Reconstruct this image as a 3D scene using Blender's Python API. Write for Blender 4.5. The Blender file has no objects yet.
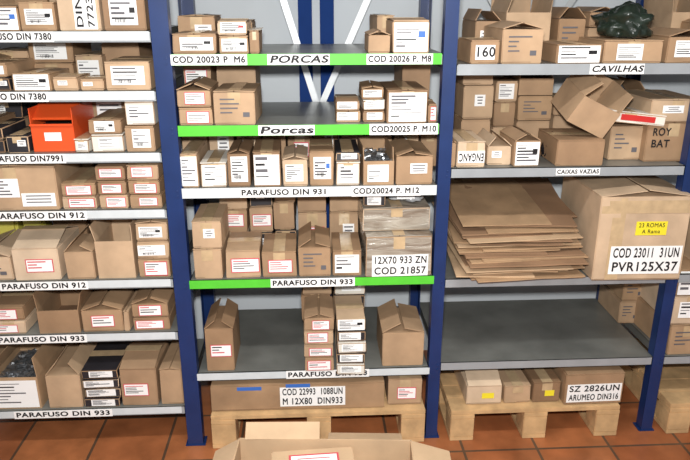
import bpy, bmesh, math, random
from mathutils import Matrix, Vector, Euler, noise
random.seed(7)
scene=bpy.context.scene
COL=scene.collection
try: scene.view_settings.view_transform='Standard'
except Exception: pass

# ------------------------------------------------------------------ materials
def lin(c):
    return tuple(((v/255)/12.92 if v/255<=0.04045 else (((v/255)+0.055)/1.055)**2.4) for v in c)+(1,)
def mat(name,rgb,rough=.6,metal=0,noise=0.0,scale=20,bump=0.0,spec=None):
    m=bpy.data.materials.new(name); m.use_nodes=True
    nt=m.node_tree; b=nt.nodes['Principled BSDF']
    b.inputs['Roughness'].default_value=rough; b.inputs['Metallic'].default_value=metal
    if spec is not None: b.inputs['Specular IOR Level'].default_value=spec
    c=lin(rgb); b.inputs['Base Color'].default_value=c
    if noise or bump:
        tc=nt.nodes.new('ShaderNodeTexCoord'); n=nt.nodes.new('ShaderNodeTexNoise')
        n.inputs['Scale'].default_value=scale; n.inputs['Detail'].default_value=5
        nt.links.new(tc.outputs['Object'],n.inputs['Vector'])
        if noise:
            r=nt.nodes.new('ShaderNodeValToRGB')
            r.color_ramp.elements[0].position=.3; r.color_ramp.elements[1].position=.7
            r.color_ramp.elements[0].color=tuple(v*(1-noise) for v in c[:3])+(1,)
            r.color_ramp.elements[1].color=tuple(min(1,v*(1+noise)) for v in c[:3])+(1,)
            nt.links.new(n.outputs['Fac'],r.inputs['Fac']); nt.links.new(r.outputs['Color'],b.inputs['Base Color'])
        if bump:
            bp=nt.nodes.new('ShaderNodeBump'); bp.inputs['Strength'].default_value=bump; bp.inputs['Distance'].default_value=.01
            nt.links.new(n.outputs['Fac'],bp.inputs['Height']); nt.links.new(bp.outputs['Normal'],b.inputs['Normal'])
    return m
def cardboard():
    m=bpy.data.materials.new('cardboard'); m.use_nodes=True
    nt=m.node_tree; b=nt.nodes['Principled BSDF']; b.inputs['Roughness'].default_value=.66
    b.inputs['Specular IOR Level'].default_value=.35
    oi=nt.nodes.new('ShaderNodeObjectInfo'); r=nt.nodes.new('ShaderNodeValToRGB'); cr=r.color_ramp
    cr.elements[0].color=lin((142,112,84)); cr.elements[1].color=lin((212,188,160))
    for p,c in ((.25,(172,140,108)),(.5,(196,166,134)),(.7,(154,122,92)),(.85,(180,148,114))):
        e=cr.elements.new(p); e.color=lin(c)
    nt.links.new(oi.outputs['Random'],r.inputs['Fac'])
    tc=nt.nodes.new('ShaderNodeTexCoord'); n=nt.nodes.new('ShaderNodeTexNoise'); n.inputs['Scale'].default_value=9; n.inputs['Detail'].default_value=6
    nt.links.new(tc.outputs['Object'],n.inputs['Vector'])
    mr=nt.nodes.new('ShaderNodeMapRange'); mr.inputs['From Min'].default_value=.25; mr.inputs['From Max'].default_value=.75; mr.inputs['To Min'].default_value=.76; mr.inputs['To Max'].default_value=1.14
    nt.links.new(n.outputs['Fac'],mr.inputs['Value'])
    mx=nt.nodes.new('ShaderNodeVectorMath'); mx.operation='SCALE'
    nt.links.new(r.outputs['Color'],mx.inputs[0]); nt.links.new(mr.outputs['Result'],mx.inputs['Scale'])
    nt.links.new(mx.outputs['Vector'],b.inputs['Base Color'])
    bp=nt.nodes.new('ShaderNodeBump'); bp.inputs['Strength'].default_value=.35; bp.inputs['Distance'].default_value=.005
    nt.links.new(n.outputs['Fac'],bp.inputs['Height']); nt.links.new(bp.outputs['Normal'],b.inputs['Normal'])
    return m
def wrapmat():
    m=mat('wrapped_plastic',(150,140,126),.16)
    nt=m.node_tree; b=nt.nodes['Principled BSDF']
    tc=nt.nodes.new('ShaderNodeTexCoord'); mp=nt.nodes.new('ShaderNodeMapping'); mp.inputs['Scale'].default_value=(3,4,16); mp.inputs['Rotation'].default_value=(0,.35,0)
    w=nt.nodes.new('ShaderNodeTexNoise'); w.inputs['Scale'].default_value=2; w.inputs['Detail'].default_value=5; w.inputs['Distortion'].default_value=.9
    nt.links.new(tc.outputs['Object'],mp.inputs['Vector']); nt.links.new(mp.outputs['Vector'],w.inputs['Vector'])
    r=nt.nodes.new('ShaderNodeValToRGB'); r.color_ramp.elements[0].position=.32; r.color_ramp.elements[1].position=.7
    r.color_ramp.elements[0].color=lin((122,106,90)); r.color_ramp.elements[1].color=lin((184,176,162))
    nt.links.new(w.outputs['Fac'],r.inputs['Fac']); nt.links.new(r.outputs['Color'],b.inputs['Base Color'])
    bp=nt.nodes.new('ShaderNodeBump'); bp.inputs['Strength'].default_value=.8; bp.inputs['Distance'].default_value=.015
    nt.links.new(w.outputs['Fac'],bp.inputs['Height']); nt.links.new(bp.outputs['Normal'],b.inputs['Normal'])
    return m
CARD=cardboard()
WHITE=mat('paper_white',(244,244,242),.6)
RED=mat('label_pink_red',(205,80,90),.6)
INK=mat('ink_black',(18,17,20),.6)
TAPE=mat('packing_tape',(192,166,130),.22,noise=.12,scale=30)
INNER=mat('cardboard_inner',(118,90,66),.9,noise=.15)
SCREW=mat('zinc_fasteners',(150,152,155),.35,.8,noise=.3,scale=60)
GREYINK=mat('ink_grey',(96,94,98),.6)
WRAP=wrapmat()
DARKBOX=mat('dark_printed_card',(40,38,42),.5,noise=.2)
ORANGE=mat('orange_plastic',(220,84,36),.4)
YEL=mat('yellow_sticker',(238,220,50),.5)
BLUE=mat('rack_blue_paint',(24,48,96),.36,noise=.14,scale=8)
BLUEW=mat('frame_blue_matt',(30,58,116),.8,noise=.1,scale=8,spec=.1)
SHELF=mat('shelf_grey_steel',(126,127,122),.36,.25,noise=.22,scale=6,bump=.08)
LIP=mat('shelf_lip_grey',(160,165,168),.45,.15,noise=.1,scale=9)
GREEN=mat('green_strip',(84,196,52),.5,noise=.06)
STRIP=mat('white_strip',(206,212,214),.5,noise=.05)
WOOD=mat('pallet_wood',(198,162,116),.75,noise=.22,scale=14,bump=.3)
GALV=mat('galvanised_brace',(206,210,212),.4,.2)
BAGM=mat('dark_green_bag',(34,44,36),.3,noise=.3,scale=12,bump=.5)
BLACKB=mat('black_plastic',(24,24,28),.25,noise=.2,bump=.4)
OLIVE=mat('yellow_green_bin',(206,196,90),.5)
BLUEL=mat('blue_print',(60,110,190),.5)
REDP=mat('red_print',(196,44,40),.5)
LIGHTC=mat('white_card',(222,216,204),.65,noise=.06,scale=8)
CARDB=mat('cardboard_pale',(194,164,130),.75,noise=.12,scale=7,bump=.2)
CARDC=mat('cardboard_dark',(144,112,84),.8,noise=.15,scale=7,bump=.2)
CLEARB=mat('clear_bag_plastic',(176,178,180),.15,noise=.35,scale=16,bump=.8)
BM=[CARD,WHITE,RED,INK,TAPE,INNER,SCREW,GREYINK,WRAP,DARKBOX,ORANGE,YEL,BLUEL,REDP,LIGHTC]

# ------------------------------------------------------------------ helpers
def cub(bm,s,loc,mi=0,rot=None,bev=0,jit=0):
    vs=bmesh.ops.create_cube(bm,size=1)['verts']
    for v in vs:
        v.co=Vector((v.co.x*s[0],v.co.y*s[1],v.co.z*s[2]))
        if jit: v.co+=Vector((random.uniform(-jit,jit),random.uniform(-jit,jit),random.uniform(-jit,jit)*.5 if v.co.z>0 else 0))
    M=Matrix.Translation(loc)
    if rot is not None: M=M@Euler(rot).to_matrix().to_4x4()
    for v in vs: v.co=M@v.co
    for f in {f for v in vs for f in v.link_faces}: f.material_index=mi
    if bev:
        bmesh.ops.bevel(bm,geom=list({e for v in vs for e in v.link_edges}),offset=bev,segments=2,affect='EDGES')
def obj(name,bm,mats,loc=(0,0,0),rz=0,parent=None,rot=None):
    me=bpy.data.meshes.new(name); bm.to_mesh(me); bm.free()
    for m in mats: me.materials.append(m)
    o=bpy.data.objects.new(name,me); COL.objects.link(o); o.location=loc
    o.rotation_euler=rot if rot else (0,0,rz)
    if parent: o.parent=parent
    return o
TEXTS=[]
def text(s,parent,loc,w,h,m=INK,roll=0,shear=0,bold=.022):
    cu=bpy.data.curves.new('lettering','FONT'); cu.body=s; cu.align_x='CENTER'; cu.align_y='CENTER'
    cu.bevel_depth=bold; cu.bevel_resolution=0; cu.shear=shear; cu.space_character=1.1
    cu.materials.append(m)
    o=bpy.data.objects.new('lettering',cu); COL.objects.link(o)
    o.location=loc; o.rotation_euler=(Matrix.Rotation(math.pi/2,4,'X')@Matrix.Rotation(roll,4,'Z')).to_euler()
    if parent: o.parent=parent
    TEXTS.append((o,w,h)); return o
def fit_texts():
    bpy.context.view_layer.update()
    for o,w,h in TEXTS:
        d=o.dimensions
        if d.x>0 and d.y>0: o.scale=(w/d.x,h/d.y,.012)

def label(bm,kind,w,h,yf):
    """printed label on the box front (front face at y=yf)"""
    if kind=='n': return
    q=random.uniform(.78,1.12)
    if kind in 'rR':
        lw=min(w*.76,.1)*q; lh=min(h*.68,.055)*random.uniform(.85,1.12)
        cx=random.uniform(-.08,.08)*w; cz=h*random.uniform(.42,.52)
        cub(bm,(lw,.0008,lh),(cx,yf-.0006,cz),2)
        cub(bm,(lw*.93,.0008,lh*.87),(cx,yf-.0012,cz),1)
        n=random.choice([3,4,5])
        for i in range(n):
            ww=lw*random.uniform(.3,.8)
            cub(bm,(ww,.0006,lh*.26/n),(cx-lw*.42+ww/2,yf-.0018,cz+lh*(.30-.66*i/n)),random.choice([2,7,2,3]))
    elif kind in 'wWF':
        lw=min(w*.78,.11)*q; lh=min(h*.66,.085)*random.uniform(.8,1.15)
        cx=random.uniform(-.06,.06)*w; cz=h*random.uniform(.47,.53)
        if kind=='F': lw=w*.93; lh=h*.86; cx=0; cz=h*.48
        cub(bm,(lw,.0008,lh),(cx,yf-.0006,cz),1)
        n=random.choice([4,6,7])
        for i in range(n):
            ww=lw*random.uniform(.2,.85)
            cub(bm,(ww,.0006,lh*random.choice([.15,.3,.42])/n),(cx-lw*.44+ww/2,yf-.0014,cz+lh*(.38-.8*i/n)),random.choice([3,7,7]))
        if kind in 'WF' and random.random()<.6:
            cub(bm,(lw*.2,.0006,lh*.22),(cx+lw*.32,yf-.0016,cz+lh*.1),random.choice([3,3,13,12]))
        if kind=='W':
            for j in range(9):
                cub(bm,(lw*random.choice([.012,.025]),.0006,lh*.2),(cx-lw*.3+lw*.045*j,yf-.0017,cz-lh*.3),3)
    elif kind=='s':
        lw=w*.42*q; lh=h*.34; cx=random.uniform(-.2,.2)*w; cz=h*.55
        cub(bm,(lw,.0008,lh),(cx,yf-.0006,cz),1)
        for i in range(3): cub(bm,(lw*random.uniform(.4,.8),.0006,lh*.1),(cx,yf-.0014,cz+lh*(.28-.26*i)),7)
    elif kind=='p':
        for i in range(4):
            ww=w*random.uniform(.2,.6)
            cub(bm,(ww,.0006,h*.04),(-w*.35+ww/2,yf-.0005,h*(.75-.13*i)),7)
        cub(bm,(w*.16,.0006,h*.14),(w*.28,yf-.0005,h*.3),7)
    elif kind=='o':
        cub(bm,(w*.35,.0008,h*.28),(w*.1,yf-.0006,h*.45),11)

def carton(x0,x1,z,h,yf=.01,d=.3,kind='closed',lab='n',rz=None,base=0,name='cardboard_box',rot=None,plates=(),lift=None,gap=.002):
    w=abs(x1-x0)-gap; bm=bmesh.new()
    h=h-.001
    if kind in('closed','flaps'):
        cub(bm,(w,d,h-.006),(0,0,(h-.006)/2),base,bev=.003,jit=.002)
        a=random.uniform(0,.05) if lift is None else lift
        if kind=='flaps': a=random.uniform(.5,1.0) if lift is None else lift
        seam_y=random.random()<.6 or kind=='flaps'
        if seam_y:
            fw=w/2-.0015
            for sg in(-1,1):
                aa=a if (kind!='flaps' or sg<0) else a*random.uniform(.2,1.3)
                cub(bm,(fw,d-.004,.003),(sg*(w/2-math.cos(aa)*fw/2),0,h-.004+math.sin(aa)*fw/2),base,rot=(0,sg*aa,0))
            if a<.1:
                cub(bm,(.045,d*.99,.0008),(0,0,h-.0012+math.sin(a)*fw),4)
                cub(bm,(min(.045,w*.4),.0008,min(.05,h*.35)),(0,-d/2-.0012,h-.006-min(.05,h*.35)/2),4)
        else:
            fd=d/2-.0015
            for sg in(-1,1):
                cub(bm,(w-.004,fd,.003),(0,sg*(d/2-math.cos(a)*fd/2),h-.004+math.sin(a)*fd/2),base,rot=(-sg*a,0,0))
            cub(bm,(w*.99,.045,.0008),(0,0,h-.0012+math.sin(a)*fd),4)
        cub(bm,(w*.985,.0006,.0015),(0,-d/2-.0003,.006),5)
    else:
        t=.004
        cub(bm,(w,t,h),(0,-d/2+t/2,h/2),base,jit=.001); cub(bm,(w,t,h),(0,d/2-t/2,h/2),base)
        cub(bm,(t,d-2*t,h),(-w/2+t/2,0,h/2),base); cub(bm,(t,d-2*t,h),(w/2-t/2,0,h/2),base)
        if kind=='void': cub(bm,(w-2*t,d-2*t,.004),(0,0,.003),5)
        if kind=='open':
            cub(bm,(w-2*t,d-2*t,h*.8),(0,0,h*.4),6)
            for i in range(90):
                cub(bm,(.03,.009,.009),(random.uniform(-.42,.42)*w,random.uniform(-.42,.42)*d,h*.8+random.uniform(0,.018)),6,rot=(random.uniform(-.4,.4),random.uniform(-.4,.4),random.uniform(0,3.1)))
        fl=min(w,d)*.45
        for sg in(-1,1):
            a=random.uniform(1.1,1.9)
            L=min(fl,w*.45); cub(bm,(L,d-.01,.003),(sg*(w/2-.002-math.cos(a)*L/2),0,h+math.sin(a)*L/2),base,rot=(0,sg*a,0))
        a=random.uniform(1.2,1.6); cub(bm,(w-.01,fl,.003),(0,d/2-.002-math.cos(a)*fl/2,h+math.sin(a)*fl/2),base,rot=(-a,0,0))
    label(bm,lab,w,h,-d/2-.0012)
    for (px,pz,pw,ph,lines) in plates:
        cub(bm,(pw,.001,ph),(px,-d/2-.0018,pz),1,bev=0)
    if rz is None: rz=random.uniform(-.03,.03)
    o=obj(name,bm,BM,((x0+x1)/2,yf+d/2,z+.0005),rz,rot=rot)
    for (px,pz,pw,ph,lines) in plates:
        n=len(lines)
        for i,s in enumerate(lines):
            roll=0
            if s.startswith('~'): s=s[1:]; roll=math.pi
            if s.startswith('|'): s=s[1:]; roll=math.pi/2
            hh=ph/n*.7
            if roll==math.pi/2: text(s,o,(px+(i-(n-1)/2)*pw/n,-d/2-.0032,pz),ph*.86,pw/n*.6,roll=roll)
            else: text(s,o,(px,-d/2-.0032,pz+ph/2-(i+.5)*ph/n),pw*.92,hh,roll=roll)
    return o

# ------------------------------------------------------------------ shelf survey
# name: (shelf height m, X of reference post m, rule reading at that post, rule units per metre horizontally, vertically)
SH={
'l1':(1.676,0,167.2,295.6,305),'l2':(1.476,0,171.4,287.4,289),'l3':(1.257,0,175.8,278.9,273),'l4':(1.043,0,179.8,271,258),
'l5':(.763,0,184.7,261.4,240),'l6':(.536,0,188.4,254.1,226),'l7':(.193,0,193.7,243.8,206),
'c1':(1.598,0,168.8,286.7,299),'c2':(1.351,0,173.8,277.2,280),'c3':(1.120,0,178.2,268.8,264),'c4':(.754,0,184.6,256.5,240),
'c5':(.346,0,191,244.1,216),'c6':(.160,0,193.5,239.4,207),
'r1':(1.560,1,454.9,267,290),'r2':(1.184,1,448.2,255.5,264),'r3':(.737,1,441.2,243.3,237),'r4':(.364,1,435.8,234.1,216),'r5':(.15,1,432.9,229,205)}
def PX(sh,u,sb=0):
    z,X0,u0,s,v=SH[sh]; x=X0+(u-u0)/s
    return x+(x-.505)*max(0,sb)/2.385
def stack(sh,u0,u1,hs,labs='n',d=.26,sb=.01,kind='closed',**k):
    z,X0,uu,s,v=SH[sh]; zz=z; a=PX(sh,u0,sb); b=PX(sh,u1,sb); out=[]
    for i,h in enumerate(hs):
        hh=h/v*(1+sb/2.385); lab=labs[i%len(labs)]; last=i==len(hs)-1
        j=random.uniform(-.003,.003) if i else 0
        base=0; l=lab; kk=dict(k) if last else {}
        if lab=='d': base=9; l='s'
        if lab=='D': base=9; l='w'
        if lab=='x': base=8; l='n'
        if lab=='L': base=14; l='w'
        if last and kind=='closed' and 'lift' not in kk and random.random()<.3: kk['lift']=random.uniform(.12,.4)
        out.append(carton(a+j,b+j,zz,hh,sb+random.uniform(0,.006),d,kind if last else 'closed',l,base=base,**kk))
        zz+=hh
    return out

# ------------------------------------------------------------------ room
bm=bmesh.new(); cub(bm,(9,7,.1),(0.6,-1.7,-.05)); 
FL=bpy.data.materials.new('terracotta_tiles'); FL.use_nodes=True
nt=FL.node_tree; b=nt.nodes['Principled BSDF']; b.inputs['Roughness'].default_value=.32
tc=nt.nodes.new('ShaderNodeTexCoord'); mp=nt.nodes.new('ShaderNodeMapping'); mp.inputs['Location'].default_value=(.12,.1,0)
br=nt.nodes.new('ShaderNodeTexBrick'); br.offset=0; br.inputs['Scale'].default_value=1; br.inputs['Brick Width'].default_value=.31; br.inputs['Row Height'].default_value=.31
br.inputs['Mortar Size'].default_value=.006; br.inputs['Color1'].default_value=lin((168,104,64)); br.inputs['Color2'].default_value=lin((150,88,54)); br.inputs['Mortar'].default_value=lin((92,70,54))
nt.links.new(tc.outputs['Object'],mp.inputs['Vector']); nt.links.new(mp.outputs['Vector'],br.inputs['Vector'])
nz=nt.nodes.new('ShaderNodeTexNoise'); nz.inputs['Scale'].default_value=7; nz.inputs['Detail'].default_value=8; nt.links.new(tc.outputs['Object'],nz.inputs['Vector'])
mr=nt.nodes.new('ShaderNodeMapRange'); mr.inputs['From Min'].default_value=.3; mr.inputs['From Max'].default_value=.7; mr.inputs['To Min'].default_value=.68; mr.inputs['To Max'].default_value=1.25; nt.links.new(nz.outputs['Fac'],mr.inputs['Value'])
vm=nt.nodes.new('ShaderNodeVectorMath'); vm.operation='SCALE'; nt.links.new(br.outputs['Color'],vm.inputs[0]); nt.links.new(mr.outputs['Result'],vm.inputs['Scale']); nt.links.new(vm.outputs['Vector'],b.inputs['Base Color'])
obj('floor',bm,[FL])
WALL=mat('wall_paint',(208,214,218),.8,noise=.04,scale=3)
bm=bmesh.new(); cub(bm,(9,.1,3),(.6,.80,1.5)); obj('wall_back',bm,[WALL])
bm=bmesh.new(); cub(bm,(9,7,.1),(.6,-1.7,3.05)); obj('ceiling',bm,[WALL])

# ------------------------------------------------------------------ racks
D=.58
def post(x,y,w=.045,h=2.12,face=-1):
    bm=bmesh.new(); t=.003
    cub(bm,(w,t,h),(x,y,h/2),0)
    for sx in(-1,1): cub(bm,(t,.045,h),(x+sx*(w/2-t/2),y-face*.0225,h/2),0)
    cub(bm,(w+.02,.06,.004),(x,y-face*.024,.003),0)
    return bm
edges=[-1.0,0,1.0,1.945,2.9]
bays=[('l',[SH['l%d'%i][0] for i in range(1,8)]),('c',[SH['c%d'%i][0] for i in range(1,6)]),('r',[SH['r%d'%i][0] for i in range(1,5)]),('q',[1.56,1.184,.737,.364])]
def shelfpart(par,xa,xb,z):
    bm=bmesh.new(); L=xb-xa; cx=(xa+xb)/2
    cub(bm,(L,D,.003),(cx,D/2,z-.0015),0)
    cub(bm,(L,.002,.036),(cx,.001,z-.018),1)
    cub(bm,(L,.014,.002),(cx,.008,z-.036),1)
    cub(bm,(L,.002,.036),(cx,D-.001,z-.018),0)
    for xx in(xa+.001,xb-.001): cub(bm,(.002,D,.036),(xx,D/2,z-.018),0)
    cub(bm,(L-.01,.05,.012),(cx,D/2,z-.010),0)
    obj('shelf',bm,[SHELF,LIP],parent=par)
racks=[]
for bi,(bn,zs) in enumerate(bays):
    par=bpy.data.objects.new('metal_shelving_rack',None); COL.objects.link(par); racks.append(par)
    xa,xb=edges[bi],edges[bi+1]
    wl={0:.045,1:.062,2:.048,3:.048}[bi]; wr={0:.062,1:.048,2:.048,3:.048}[bi]
    for yy,fc in((-.001,-1),(D+.004,1)):
        obj('upright',post(xa,yy,wl,face=fc),[BLUE],parent=par)
        if bi==3: obj('upright',post(xb,yy,wr,face=fc),[BLUE],parent=par)
    for z in zs+[2.0]:
        shelfpart(par,xa+wl/2+.001,xb-wr/2-.001,z)
    bm=bmesh.new()
    for z in zs:
        for dz in(-.01,-.03):
            bmesh.ops.create_cone(bm,cap_ends=True,segments=6,radius1=.004,radius2=.004,depth=.004,matrix=Matrix.Translation((xa+.012,-.004,z+dz))@Matrix.Rotation(math.pi/2,4,'X'))
    obj('bolts',bm,[BLUE],parent=par)
def bar(par,x0,z0,x1,z1,y,w=.028,m=GALV,nm='cross_brace'):
    L=math.hypot(x1-x0,z1-z0); bm=bmesh.new(); cub(bm,(L,.003,w),(0,0,0)); 
    obj(nm,bm,[m],((x0+x1)/2,y,(z0+z1)/2),rot=(0,-math.atan2(z1-z0,x1-x0),0),parent=par)
bar(racks[1],.33,2.0,.62,1.06,.612)
bar(racks[1],.86,2.0,.46,1.12,.618)
bar(racks[2],1.15,2.0,1.8,1.0,.612); bar(racks[2],1.8,2.0,1.15,1.0,.618)
bar(racks[0],-.9,2.0,-.1,1.1,.612)
for x in(.49,.585):
    bm=bmesh.new(); cub(bm,(.06,.05,3.0),(x,.665,1.5),0,bev=.003); obj('steel_wall_post',bm,[BLUEW])
def strip(bay,sh,ua,ub,m,h=.038,nm='label_strip',dz=-.018):
    z=SH[sh][0]; a=PX(sh,ua); b_=PX(sh,ub); bm=bmesh.new()
    cub(bm,(b_-a,.0015,h),((a+b_)/2,-.0025,z+dz),0); obj(nm,bm,[m],parent=racks[bay])
def tag(bay,sh,ua,ub,s,h=.036,shear=0,bg=True,th=.023):
    z=SH[sh][0]; a=PX(sh,ua); b_=PX(sh,ub)
    if bg:
        bm=bmesh.new(); cub(bm,(b_-a,.0012,h),((a+b_)/2,-.0042,z-.018),0); obj('shelf_tag',bm,[WHITE],parent=racks[bay])
    text(s,racks[bay],((a+b_)/2,-.0056,z-.018),(b_-a)*.95,th,shear=shear,bold=.034)
strip(1,'c1',178,447,GREEN); strip(1,'c2',183,443,GREEN); strip(1,'c4',192,436,GREEN,h=.034)
strip(1,'c3',186,440,STRIP); strip(1,'c5',198,430,STRIP,h=.03)
tag(1,'c1',177,252,'COD 20023 P  M6'); tag(1,'c1',272,334,'PORCAS',shear=.2,th=.026); tag(1,'c1',371,438,'COD 20026 P. M8')
tag(1,'c2',262,318,'Porcas',th=.027,shear=.15); tag(1,'c2',373,442,'COD20025 P. M10',h=.04)
tag(1,'c3',243,331,'PARAFUSO DIN 931'); tag(1,'c3',354,424,'COD20024 P. M12',h=.04)
tag(1,'c4',272,356,'PARAFUSO DIN 933'); tag(1,'c5',286,369,'PARAFUSO DIN 933')
for sh,a,b_,s in(('l1',-20,62,'PARAFUSO DIN 7380'),('l2',-28,56,'PARAFUSO DIN 7380'),('l3',-10,72,'PARAFUSO DIN7991'),('l4',0,92,'PARAFUSO DIN 912'),('l5',6,92,'PARAFUSO DIN 912'),('l6',2,90,'PARAFUSO DIN 933'),('l7',18,114,'PARAFUSO DIN 933')):
    strip(0,sh,-60,SH[sh][2]-11,STRIP,h=.03,dz=-.016); tag(0,sh,a,b_,s,h=.034)
strip(2,'r1',463,708,LIP); tag(2,'r1',590,643,'CAVILHAS',shear=.2); tag(2,'r2',556,599,'CAIXAS VAZIAS',h=.026,th=.017)

# ------------------------------------------------------------------ LEFT BAY
S=stack
S('l1',-60,-2,[34],'w'); S('l1',0,29,[25],'F'); S('l1',31,66,[29],'W')
z=SH['l1'][0]; carton(PX('l1',69),PX('l1',110),z,.145,.01,.24,plates=[(.02,.06,.075,.11,['|DIN','|7723'])])
S('l1',112,153,[38],'W')
S('l1',0,60,[34],'n',sb=.3,d=.22); S('l1',62,140,[40],'n',sb=.3,d=.22)
S('l2',-40,-2,[30],'n'); S('l2',0,20,[14,14],'dw'); S('l2',23,60,[18],'F',d=.2); S('l2',62,86,[14],'s',d=.15); S('l2',88,111,[12],'s',d=.15); S('l2',113,158,[29],'W')
S('l2',0,40,[16,16],'ws',sb=.24,d=.26); S('l2',42,84,[20,22],'nW',sb=.24,d=.26); S('l2',86,112,[28],'w',sb=.24,d=.26); S('l2',114,150,[38],'n',sb=.3,d=.24)
S('l3',-30,-2,[30],'n'); S('l3',0,14,[14,12],'dd',d=.2); S('l3',16,38,[18],'d',d=.2); S('l3',82,97,[14],'L',d=.2)
S('l3',98,130,[18,14],'LW'); S('l3',133,162,[26,24],'WL')
S('l3',60,96,[22,20],'ss',sb=.28,d=.24); S('l3',98,150,[48],'s',sb=.29,d=.24); S('l3',0,36,[20,18],'nd',sb=.28,d=.24)
bm=bmesh.new(); a,b_=PX('l3',39),PX('l3',80); w=b_-a; h=.155; d=.24
cub(bm,(w,d,.003),(0,0,.002),0); cub(bm,(.003,d,h),(-w/2,0,h/2),0); cub(bm,(.003,d,h),(w/2,0,h/2),0); cub(bm,(w,.003,h),(0,d/2,h/2),0)
cub(bm,(w,.003,h*.62),(0,-d/2,h*.31),0); cub(bm,(w+.006,.012,.008),(0,-d/2-.004,h*.62),0,bev=.002); cub(bm,(w*.9,d*.9,h*.5),(0,0,h*.3),1)
cub(bm,(w*1.01,.1,.004),(0,-d/2+.06,h*.88),0,rot=(.5,0,0)); cub(bm,(w*.4,.001,.03),(0,-d/2-.003,h*.35),2)
obj('orange_storage_bin',bm,[ORANGE,DARKBOX,WHITE],((a+b_)/2,.03+d/2,SH['l3'][0]+.001))
o=S('l4',-20,66,[43],'n',d=.34,lift=.03)[0]
bm=bmesh.new(); cub(bm,(.17,.001,.07),(-.06,-.1725,.085),0); cub(bm,(.12,.001,.05),(.09,-.1727,.04),0)
for i in range(5): cub(bm,(random.uniform(.06,.14),.0006,.005),(-.06,-.1735,.11-.012*i),1)
for i in range(3): cub(bm,(.09,.0006,.004),(.09,-.1737,.055-.012*i),1)
obj('paper_label',bm,[WHITE,GREYINK],parent=o)
S('l4',69,102,[13,13],'rr'); S('l4',105,133,[14,14,14],'rrr'); S('l4',135,166,[14,14,15],'rrr')
S('l4',64,104,[40],'n',sb=.3,d=.22)
S('l5',-20,20,[24],'p'); S('l5',22,66,[32],'r'); S('l5',72,100,[28],'n',kind='flaps',d=.22); S('l5',102,139,[36],'n',kind='void',d=.24); S('l5',143,174,[19,17,18],'rWW')
S('l5',-10,50,[30],'s',sb=.38,d=.18); S('l5',66,98,[50],'n',sb=.3,d=.24); S('l5',102,138,[54],'n',sb=.3,d=.24)
bm=bmesh.new()
for i in range(3):
    x=PX('l5',-14+26*i,.3); zc=SH['l5'][0]
    cub(bm,(.09,.09,.2),(x+.05,.325,zc+.101),0,bev=.012)
    cub(bm,(.096,.096,.014),(x+.05,.325,zc+.205),0,bev=.004)
obj('yellow_green_containers',bm,[OLIVE])
S('l6',-30,-2,[14,13],'rr'); S('l6',0,32,[13,13],'rr'); S('l6',44,84,[22],'n',d=.25,kind='void'); S('l6',86,126,[22],'r'); S('l6',136,172,[13,14],'rr'); S('l6',128,134,[20],'n',d=.2)
S('l6',0,60,[40],'p',sb=.3,d=.24); S('l6',64,96,[36],'r',sb=.3,d=.24); S('l6',98,128,[38],'n',sb=.3,d=.24); S('l6',132,164,[40],'s',sb=.3,d=.24)
S('l7',-30,-2,[30],'w'); S('l7',0,46,[30],'F',d=.28,kind='open'); S('l7',53,86,[32],'n',kind='flaps'); S('l7',88,123,[9,9,9,9],'DDDD',lift=.02); S('l7',125,161,[36],'r',d=.24); S('l7',164,186,[34],'n')
S('l7',14,50,[16,22,18],'pss',sb=.33,d=.22); S('l7',60,92,[16,26,16],'nsr',sb=.33,d=.22); S('l7',94,128,[24,18,14],'dDn',sb=.33,d=.22); S('l7',130,168,[24,24,14],'nrr',sb=.33,d=.22)

# ------------------------------------------------------------------ CENTRE BAY
S('c1',179,222,[21],'W',lift=.02); S('c1',224,253,[19,14],'WW',d=.24); S('c1',254,264,[24],'n',d=.24)
S('c1',186,222,[33],'s',sb=.29,d=.24); S('c1',224,258,[28],'n',sb=.3,d=.24)
S('c1',373,395,[20],'n',d=.2); S('c1',397,434,[34],'F',d=.28); S('c1',380,398,[34],'n',sb=.25,d=.24)
S('c2',184,217,[18,18],'rr',d=.24); S('c2',220,261,[34],'p',d=.25,lift=.03)
S('c2',194,220,[24,26],'sr',sb=.3,d=.24); S('c2',224,262,[46],'n',sb=.3,d=.24,kind='flaps')
S('c2',340,364,[12,10],'ww',sb=.04,d=.2); S('c2',366,388,[12,11,12],'wLw',sb=.04,d=.2); S('c2',390,431,[34],'F',d=.28); S('c2',432,441,[20],'r',d=.2)
S('c2',404,432,[50],'n',sb=.31,d=.22)
S('c3',186,203,[34],'F'); S('c3',205,231,[25],'L',d=.22); S('c3',232,254,[34],'W',d=.24); S('c3',256,283,[35],'F'); S('c3',286,311,[28],'w',d=.22,kind='flaps',lift=.3); S('c3',313,337,[35],'W'); S('c3',339,363,[24,10],'LD',d=.24)
S('c3',365,396,[24],'w',d=.24,kind='open'); S('c3',398,435,[30],'s',d=.26,kind='flaps',lift=.35)
for i,(a,b_) in enumerate(((190,214),(216,240),(242,266),(268,290),(292,316),(318,342),(344,366),(368,394),(396,420),(422,440))):
    S('c3',a,b_,[38+(i*7)%9],'nspnrsnwsn'[i],sb=.3,d=.22)
S('c4',198,226,[30,26],'ns',d=.24); S('c4',228,262,[28],'r',d=.22); S('c4',264,298,[26],'r',d=.22); S('c4',300,332,[30],'p',d=.22,kind='flaps',lift=.6); S('c4',334,363,[26],'w',d=.22)
S('c4',226,252,[22,22,22,12],'srnW',sb=.26,d=.26); S('c4',254,276,[22,24,20],'drd',sb=.26,d=.26); S('c4',278,298,[24,26,22],'dnW',sb=.26,d=.26); S('c4',300,328,[40,34],'rn',sb=.26,d=.26); S('c4',332,360,[40,24],'sn',sb=.26,d=.26)
z=SH['c4'][0]; a,b_=PX('c4',366),PX('c4',432)
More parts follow.
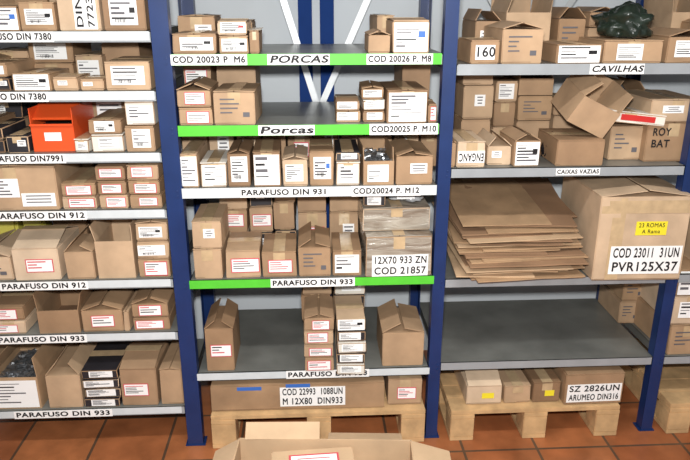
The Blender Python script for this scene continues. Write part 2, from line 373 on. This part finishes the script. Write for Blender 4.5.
carton(a,b_,z,.17,.0,.34,base=8,lift=.01,plates=[(.005,.045,.22,.088,['12X70 933 ZN','COD 21857'])])
carton(a-.01,b_-.004,z+.172,.095,.05,.3,base=8,lab='n',rz=.03,lift=.03)
def lump(name,c,s,m,seed=0,sub=4):
    bm=bmesh.new(); bmesh.ops.create_icosphere(bm,subdivisions=sub,radius=1)
    for v in bm.verts:
        p=v.co.copy(); n=noise.noise(p*1.8+Vector((seed,0,0)))*.4+noise.noise(p*5+Vector((0,seed,0)))*.2
        v.co=p*(1+n); v.co.z=max(v.co.z,-.55)
        v.co=Vector((v.co.x*s[0],v.co.y*s[1],v.co.z*s[2]))
    for f in bm.faces: f.smooth=True
    return obj(name,bm,[m],c)
o=lump('clear_parts_bag',((a+b_)/2+.045,.16,z+.276+.022),(.075,.07,.04),CLEARB,5)
bm=bmesh.new(); cub(bm,(.07,.0012,.035),(-.01,-.072,.008),0,rot=(-.5,0,.05)); cub(bm,(.05,.0012,.008),(-.01,-.0735,.01),1,rot=(-.5,0,.05)); obj('bag_label',bm,[WHITE,INK],parent=o)
carton(a+.0,a+.085,z+.269,.05,.06,.2,base=9,lab='w',rz=-.03,lift=.01)
S('c5',208,236,[42],'r',d=.22,kind='flaps',lift=.7)
S('c5',305,334,[13,13,13,13],'rrrr',d=.2,sb=-.01); S('c5',336,364,[11,11,11,11,12],'LDLDF',d=.22,sb=-.05)
S('c5',304,332,[22,24,24,18],'nnpn',d=.28,sb=.22); S('c5',334,364,[22,24,24,22],'dDLD',d=.28,sb=.22)
S('c5',382,424,[34],'n',d=.24,kind='flaps',lift=.5)
def pallet(xa,xb,y0,y1,z1):
    bm=bmesh.new(); L=xb-xa; W=y1-y0; cx=(xa+xb)/2; t=.02
    n=6
    for i in range(n):
        yy=y0+.05+i*(W-.1)/(n-1); cub(bm,(L,.095,t),(cx,yy,z1-t/2),0,bev=.002,jit=.0012)
    for xx in(xa+.05,cx,xb-.05):
        cub(bm,(.1,W,t),(xx,(y0+y1)/2,z1-t*1.5),0,bev=.002)
        for yy in(y0+.05,(y0+y1)/2,y1-.05): cub(bm,(.1,.1,z1-3*t),(xx,yy,t+(z1-3*t)/2),0,bev=.003)
        cub(bm,(.1,W,t),(xx,(y0+y1)/2,t/2+.0005),0,bev=.002)
    obj('wooden_pallet',bm,[WOOD])
pallet(.075,.965,-.03,.56,.158)
a,b_=PX('c6',212),PX('c6',384)
bx=carton(a,b_,.160,.125,.0,.4,lift=.01,plates=[(.06,.062,.27,.09,['COD 22993  1088UN','M 12X80  DIN933'])])
bm=bmesh.new(); cub(bm,(.1,.001,.016),(-.2,-.2015,.105),0); cub(bm,(.1,.001,.016),(.0,-.2035,.115),0); obj('blue_tape',bm,[BLUEL],parent=bx)
S('c6',388,422,[26],'r',d=.3)

# ------------------------------------------------------------------ RIGHT BAY
z1=SH['r1'][0]
carton(PX('r1',474),PX('r1',502),z1,.085,.01,.2,plates=[(0,.04,.07,.05,['160'])])
S('r1',503,542,[36],'p',d=.25,kind='flaps',lift=.3); S('r1',556,600,[20],'F',d=.24,lift=.02); S('r1',603,660,[24],'w',d=.28,lift=.01); S('r1',664,706,[28],'w',d=.26)
S('r1',478,502,[38],'s',sb=.26,d=.26,kind='flaps',lift=1.1); S('r1',505,548,[44],'n',sb=.29,d=.24,kind='void'); S('r1',556,582,[40],'p',sb=.27,d=.26,kind='flaps',lift=.9); S('r1',584,612,[30,16],'sn',sb=.27,d=.26); S('r1',664,700,[44],'n',sb=.3,d=.26,kind='void')
lump('dark_plastic_bag',(PX('r1',634),.14,z1+.083+.045),(.10,.10,.07),BAGM,3)
random.seed(21)
S('r2',453,459,[26],'n',d=.2)
a,b_=PX('r2',460),PX('r2',487)
carton(a,b_,SH['r2'][0],.10,.01,.24,plates=[(0,.04,.10,.045,['~ENGANC'])])
S('r2',489,512,[20],'s',d=.2,sb=.04,kind='flaps',lift=.9); S('r2',514,539,[27],'F',d=.2,kind='flaps',lift=.5)
S('r2',556,602,[27],'n',d=.24,lift=.01)
zt=SH['r2'][0]+27/264
S('r2',462,490,[32,32,16],'nsn',sb=.28,d=.26,kind='flaps',lift=.6); S('r2',492,512,[24,24,20],'snw',sb=.28,d=.26); S('r2',514,546,[30,24,16],'npn',sb=.28,d=.26,kind='void')
S('r2',548,600,[34,14],'nn',sb=.3,d=.26); S('r2',602,638,[50],'p',sb=.34,d=.22,kind='flaps',lift=1.0)
lump('black_plastic_bag',(PX('r2',548,.16),.16,SH['r2'][0]+.034),(.026,.05,.06),BLACKB,8)
carton(PX('r2',563),PX('r2',606),zt+.05,.11,.04,.2,kind='void',rot=(.25,.45,.1))
S('r2',606,638,[34],'p',d=.22,sb=.1,kind='closed',lift=.02)
o=S('r2',641,692,[40,22],'ns',d=.3,sb=.06)[0]
text('ROY',o,(-.045,-.1535,.115),.07,.03); text('BAT',o,(-.045,-.1535,.07),.07,.03)
o=carton(PX('r2',594),PX('r2',664),SH['r2'][0]+.152,.045,.05,.16,lab='n',base=14,rot=(0,.10,-.06),lift=.01)
bm=bmesh.new(); cub(bm,(.13,.001,.022),(.03,-.0822,.022),0); obj('red_print_band',bm,[REDP],parent=o)
# flattened cardboard: bent, uneven sheets
bm=bmesh.new(); zz=SH['r3'][0]+.004; xa,xb=PX('r3',457),PX('r3',579)
def sheet(cx,y0,w,dd,z,t,tilt,roll,yaw,droop,mi):
    """flat-pack sheet, 2 panels folded at a crease with a slight angle"""
    nx=5; ny=4; pts=[[None]*(ny+1) for _ in range(nx+1)]
    ph=random.uniform(0,6)
    for i in range(nx+1):
        for j in range(ny+1):
            x=(i/nx-.5)*w; y=j/ny*dd
            zc=math.sin(tilt)*y+roll*x+.003*math.sin(ph+i*1.7+j)
            if i==0 or i==nx: zc-=droop*.5
            if j==0: zc-=droop
            X=x*math.cos(yaw)-(y-dd/2)*math.sin(yaw); Y=x*math.sin(yaw)+(y-dd/2)*math.cos(yaw)+dd/2
            pts[i][j]=(cx+X,y0+Y,z+max(zc,-.0))
    top=[[bm.verts.new((p[0],p[1],p[2]+t)) for p in r] for r in pts]; bot=[[bm.verts.new(p) for p in r] for r in pts]
    def F(*v):
        f=bm.faces.new(v); f.material_index=mi
    for i in range(nx):
        for j in range(ny):
            F(top[i][j],top[i+1][j],top[i+1][j+1],top[i][j+1]); F(bot[i][j],bot[i][j+1],bot[i+1][j+1],bot[i+1][j])
    for i in range(nx):
        F(bot[i][0],bot[i+1][0],top[i+1][0],top[i][0]); F(bot[i+1][ny],bot[i][ny],top[i][ny],top[i+1][ny])
    for j in range(ny):
        F(bot[0][j+1],bot[0][j],top[0][j],top[0][j+1]); F(bot[nx][j],bot[nx][j+1],top[nx][j+1],top[nx][j])
for i in range(30):
    t=random.choice([.003,.004,.006]); w=(xb-xa)*random.uniform(.6,1.0); f=i/29
    cx=(xa+xb)/2+random.uniform(-1,1)*((xb-xa)*1.03-w)/2
    front=-.075+random.uniform(-.015,.06)+.14*f*f; dd=min(random.uniform(.45,.6),.54-front)
    sheet(cx,front,w,dd,zz,t,.0035*i+random.uniform(0,.012)+(.05 if i>24 else 0),random.uniform(-.02,.02)*min(1,i/6),random.uniform(-.09,.09),random.uniform(0,.006) if i>2 else 0,random.choice([0,0,1,2]))
    zz+=t+random.uniform(.0005,.004)
obj('flattened_cardboard_stack',bm,[CARD,CARDB,CARDC])
a,b_=PX('r3',586),PX('r3',672)
z=SH['r3'][0]
bx=carton(a,b_,z,.345,-.05,.42,plates=[(.025,.085,.28,.115,['COD 23011  31UN','PVR125X37'])],kind='flaps',lift=.12,rz=-.02)
bm=bmesh.new(); cub(bm,(.12,.001,.055),(.03,-.2122,.215),0); cub(bm,(.34,.0008,.05),(0,-.2112,.30),1); cub(bm,(.05,.0008,.33),(-.1,-.2108,.17),1); obj('yellow_note',bm,[YEL,TAPE],parent=bx)
text('23 ROMAS',bx,(.03,-.2135,.227),.1,.017,bold=.01); text('A Rama',bx,(.03,-.2135,.202),.07,.016,bold=.01)
S('r4',612,632,[22,24],'pp',sb=.3,d=.24); S('r4',634,664,[26,24],'Wp',sb=.3,d=.24)
pallet(1.075,1.80,-.03,.56,.148)
S('r5',466,500,[19],'o',d=.28); S('r5',502,528,[17],'n',d=.28); S('r5',530,557,[20],'o',d=.28)
a,b_=PX('r5',560),PX('r5',618)
carton(a,b_,.150,.15,-.01,.3,lift=.02,plates=[(.0,.055,.235,.085,['SZ 2826UN','ARUMEO DIN316'])],lab='n')
S('r5',470,556,[26],'n',sb=.3,d=.24)
S('r4',664,700,[30,28,26],'pwF',d=.3); S('r4',702,760,[40,40],'wp',d=.3); S('r3',700,760,[60],'w',d=.3)
S('r2',704,760,[50],'w',d=.3); S('r1',716,760,[40],'w',d=.3)
pallet(2.02,2.86,-.03,.56,.148)

# foreground open carton
bm=bmesh.new(); w,d,h,t=.60,.36,.325,.005
for (s,l) in (((w,t,h),(0,-d/2,h/2)),((w,t,h),(0,d/2,h/2)),((t,d,h),(-w/2,0,h/2)),((t,d,h),(w/2,0,h/2))): cub(bm,s,l,0)
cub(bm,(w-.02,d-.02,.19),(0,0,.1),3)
for (sx,fx,a) in((-1,.10,.55),(1,.14,.3)):
    cub(bm,(fx,d-.01,t*.7),(sx*(w/2+math.cos(a)*fx/2),0,h-math.sin(a)*fx/2),0,rot=(0,sx*a,0))
cub(bm,(.26,.08,t*.7),(.14,d/2+.036,h-.014),0,rot=(-.35,0,0)); cub(bm,(.26,.06,t*.7),(-.15,d/2+.022,h+.018),0,rot=(.7,0,.03))
cub(bm,(.28,.24,.10),(-.03,.035,.255),0,bev=.004,rot=(0,0,.12))
cub(bm,(.17,.11,.001),(-.03,.07,.3062),2,rot=(0,0,.12)); cub(bm,(.155,.095,.001),(-.03,.07,.3068),1,rot=(0,0,.12))
for i in range(4): cub(bm,(.11,.004,.0008),(-.035+.003*i,.10-.018*i,.3076),4 if i%2 else 2,rot=(0,0,.12))
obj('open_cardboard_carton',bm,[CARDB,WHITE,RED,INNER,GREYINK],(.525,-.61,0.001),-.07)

# ------------------------------------------------------------------ lights
def area(name,loc,sx,sy,e,rot=(0,0,0),col=(1,1,1)):
    L=bpy.data.lights.new(name,'AREA'); L.shape='RECTANGLE'; L.size=sx; L.size_y=sy; L.energy=e; L.color=col
    o=bpy.data.objects.new(name,L); COL.objects.link(o); o.location=loc; o.rotation_euler=rot; return o
for i,x in enumerate((-.7,.9,2.4)):
    bm=bmesh.new(); cub(bm,(1.25,.16,.05),(0,0,.03),0,bev=.006); obj('fluorescent_lamp',bm,[WHITE],(x,-1.3,2.945))
    area('fluorescent_tube_light',(x,-1.3,2.92),1.2,.14,18,col=(1,.99,.97))
area('camera_flash',(.505,-2.36,1.92),.12,.08,74,rot=(math.radians(74),0,math.radians(-3)),col=(1,.99,.97))
W=bpy.data.worlds.new('world'); scene.world=W; W.use_nodes=True
W.node_tree.nodes['Background'].inputs[0].default_value=(.95,.97,1,1); W.node_tree.nodes['Background'].inputs[1].default_value=.36

fit_texts()
cam=bpy.data.cameras.new('camera'); co=bpy.data.objects.new('camera',cam); COL.objects.link(co); scene.camera=co
co.location=(.505,-2.385,1.771); co.rotation_euler=(math.radians(71),0,math.radians(-3)); cam.lens=36*664/690; cam.sensor_width=36
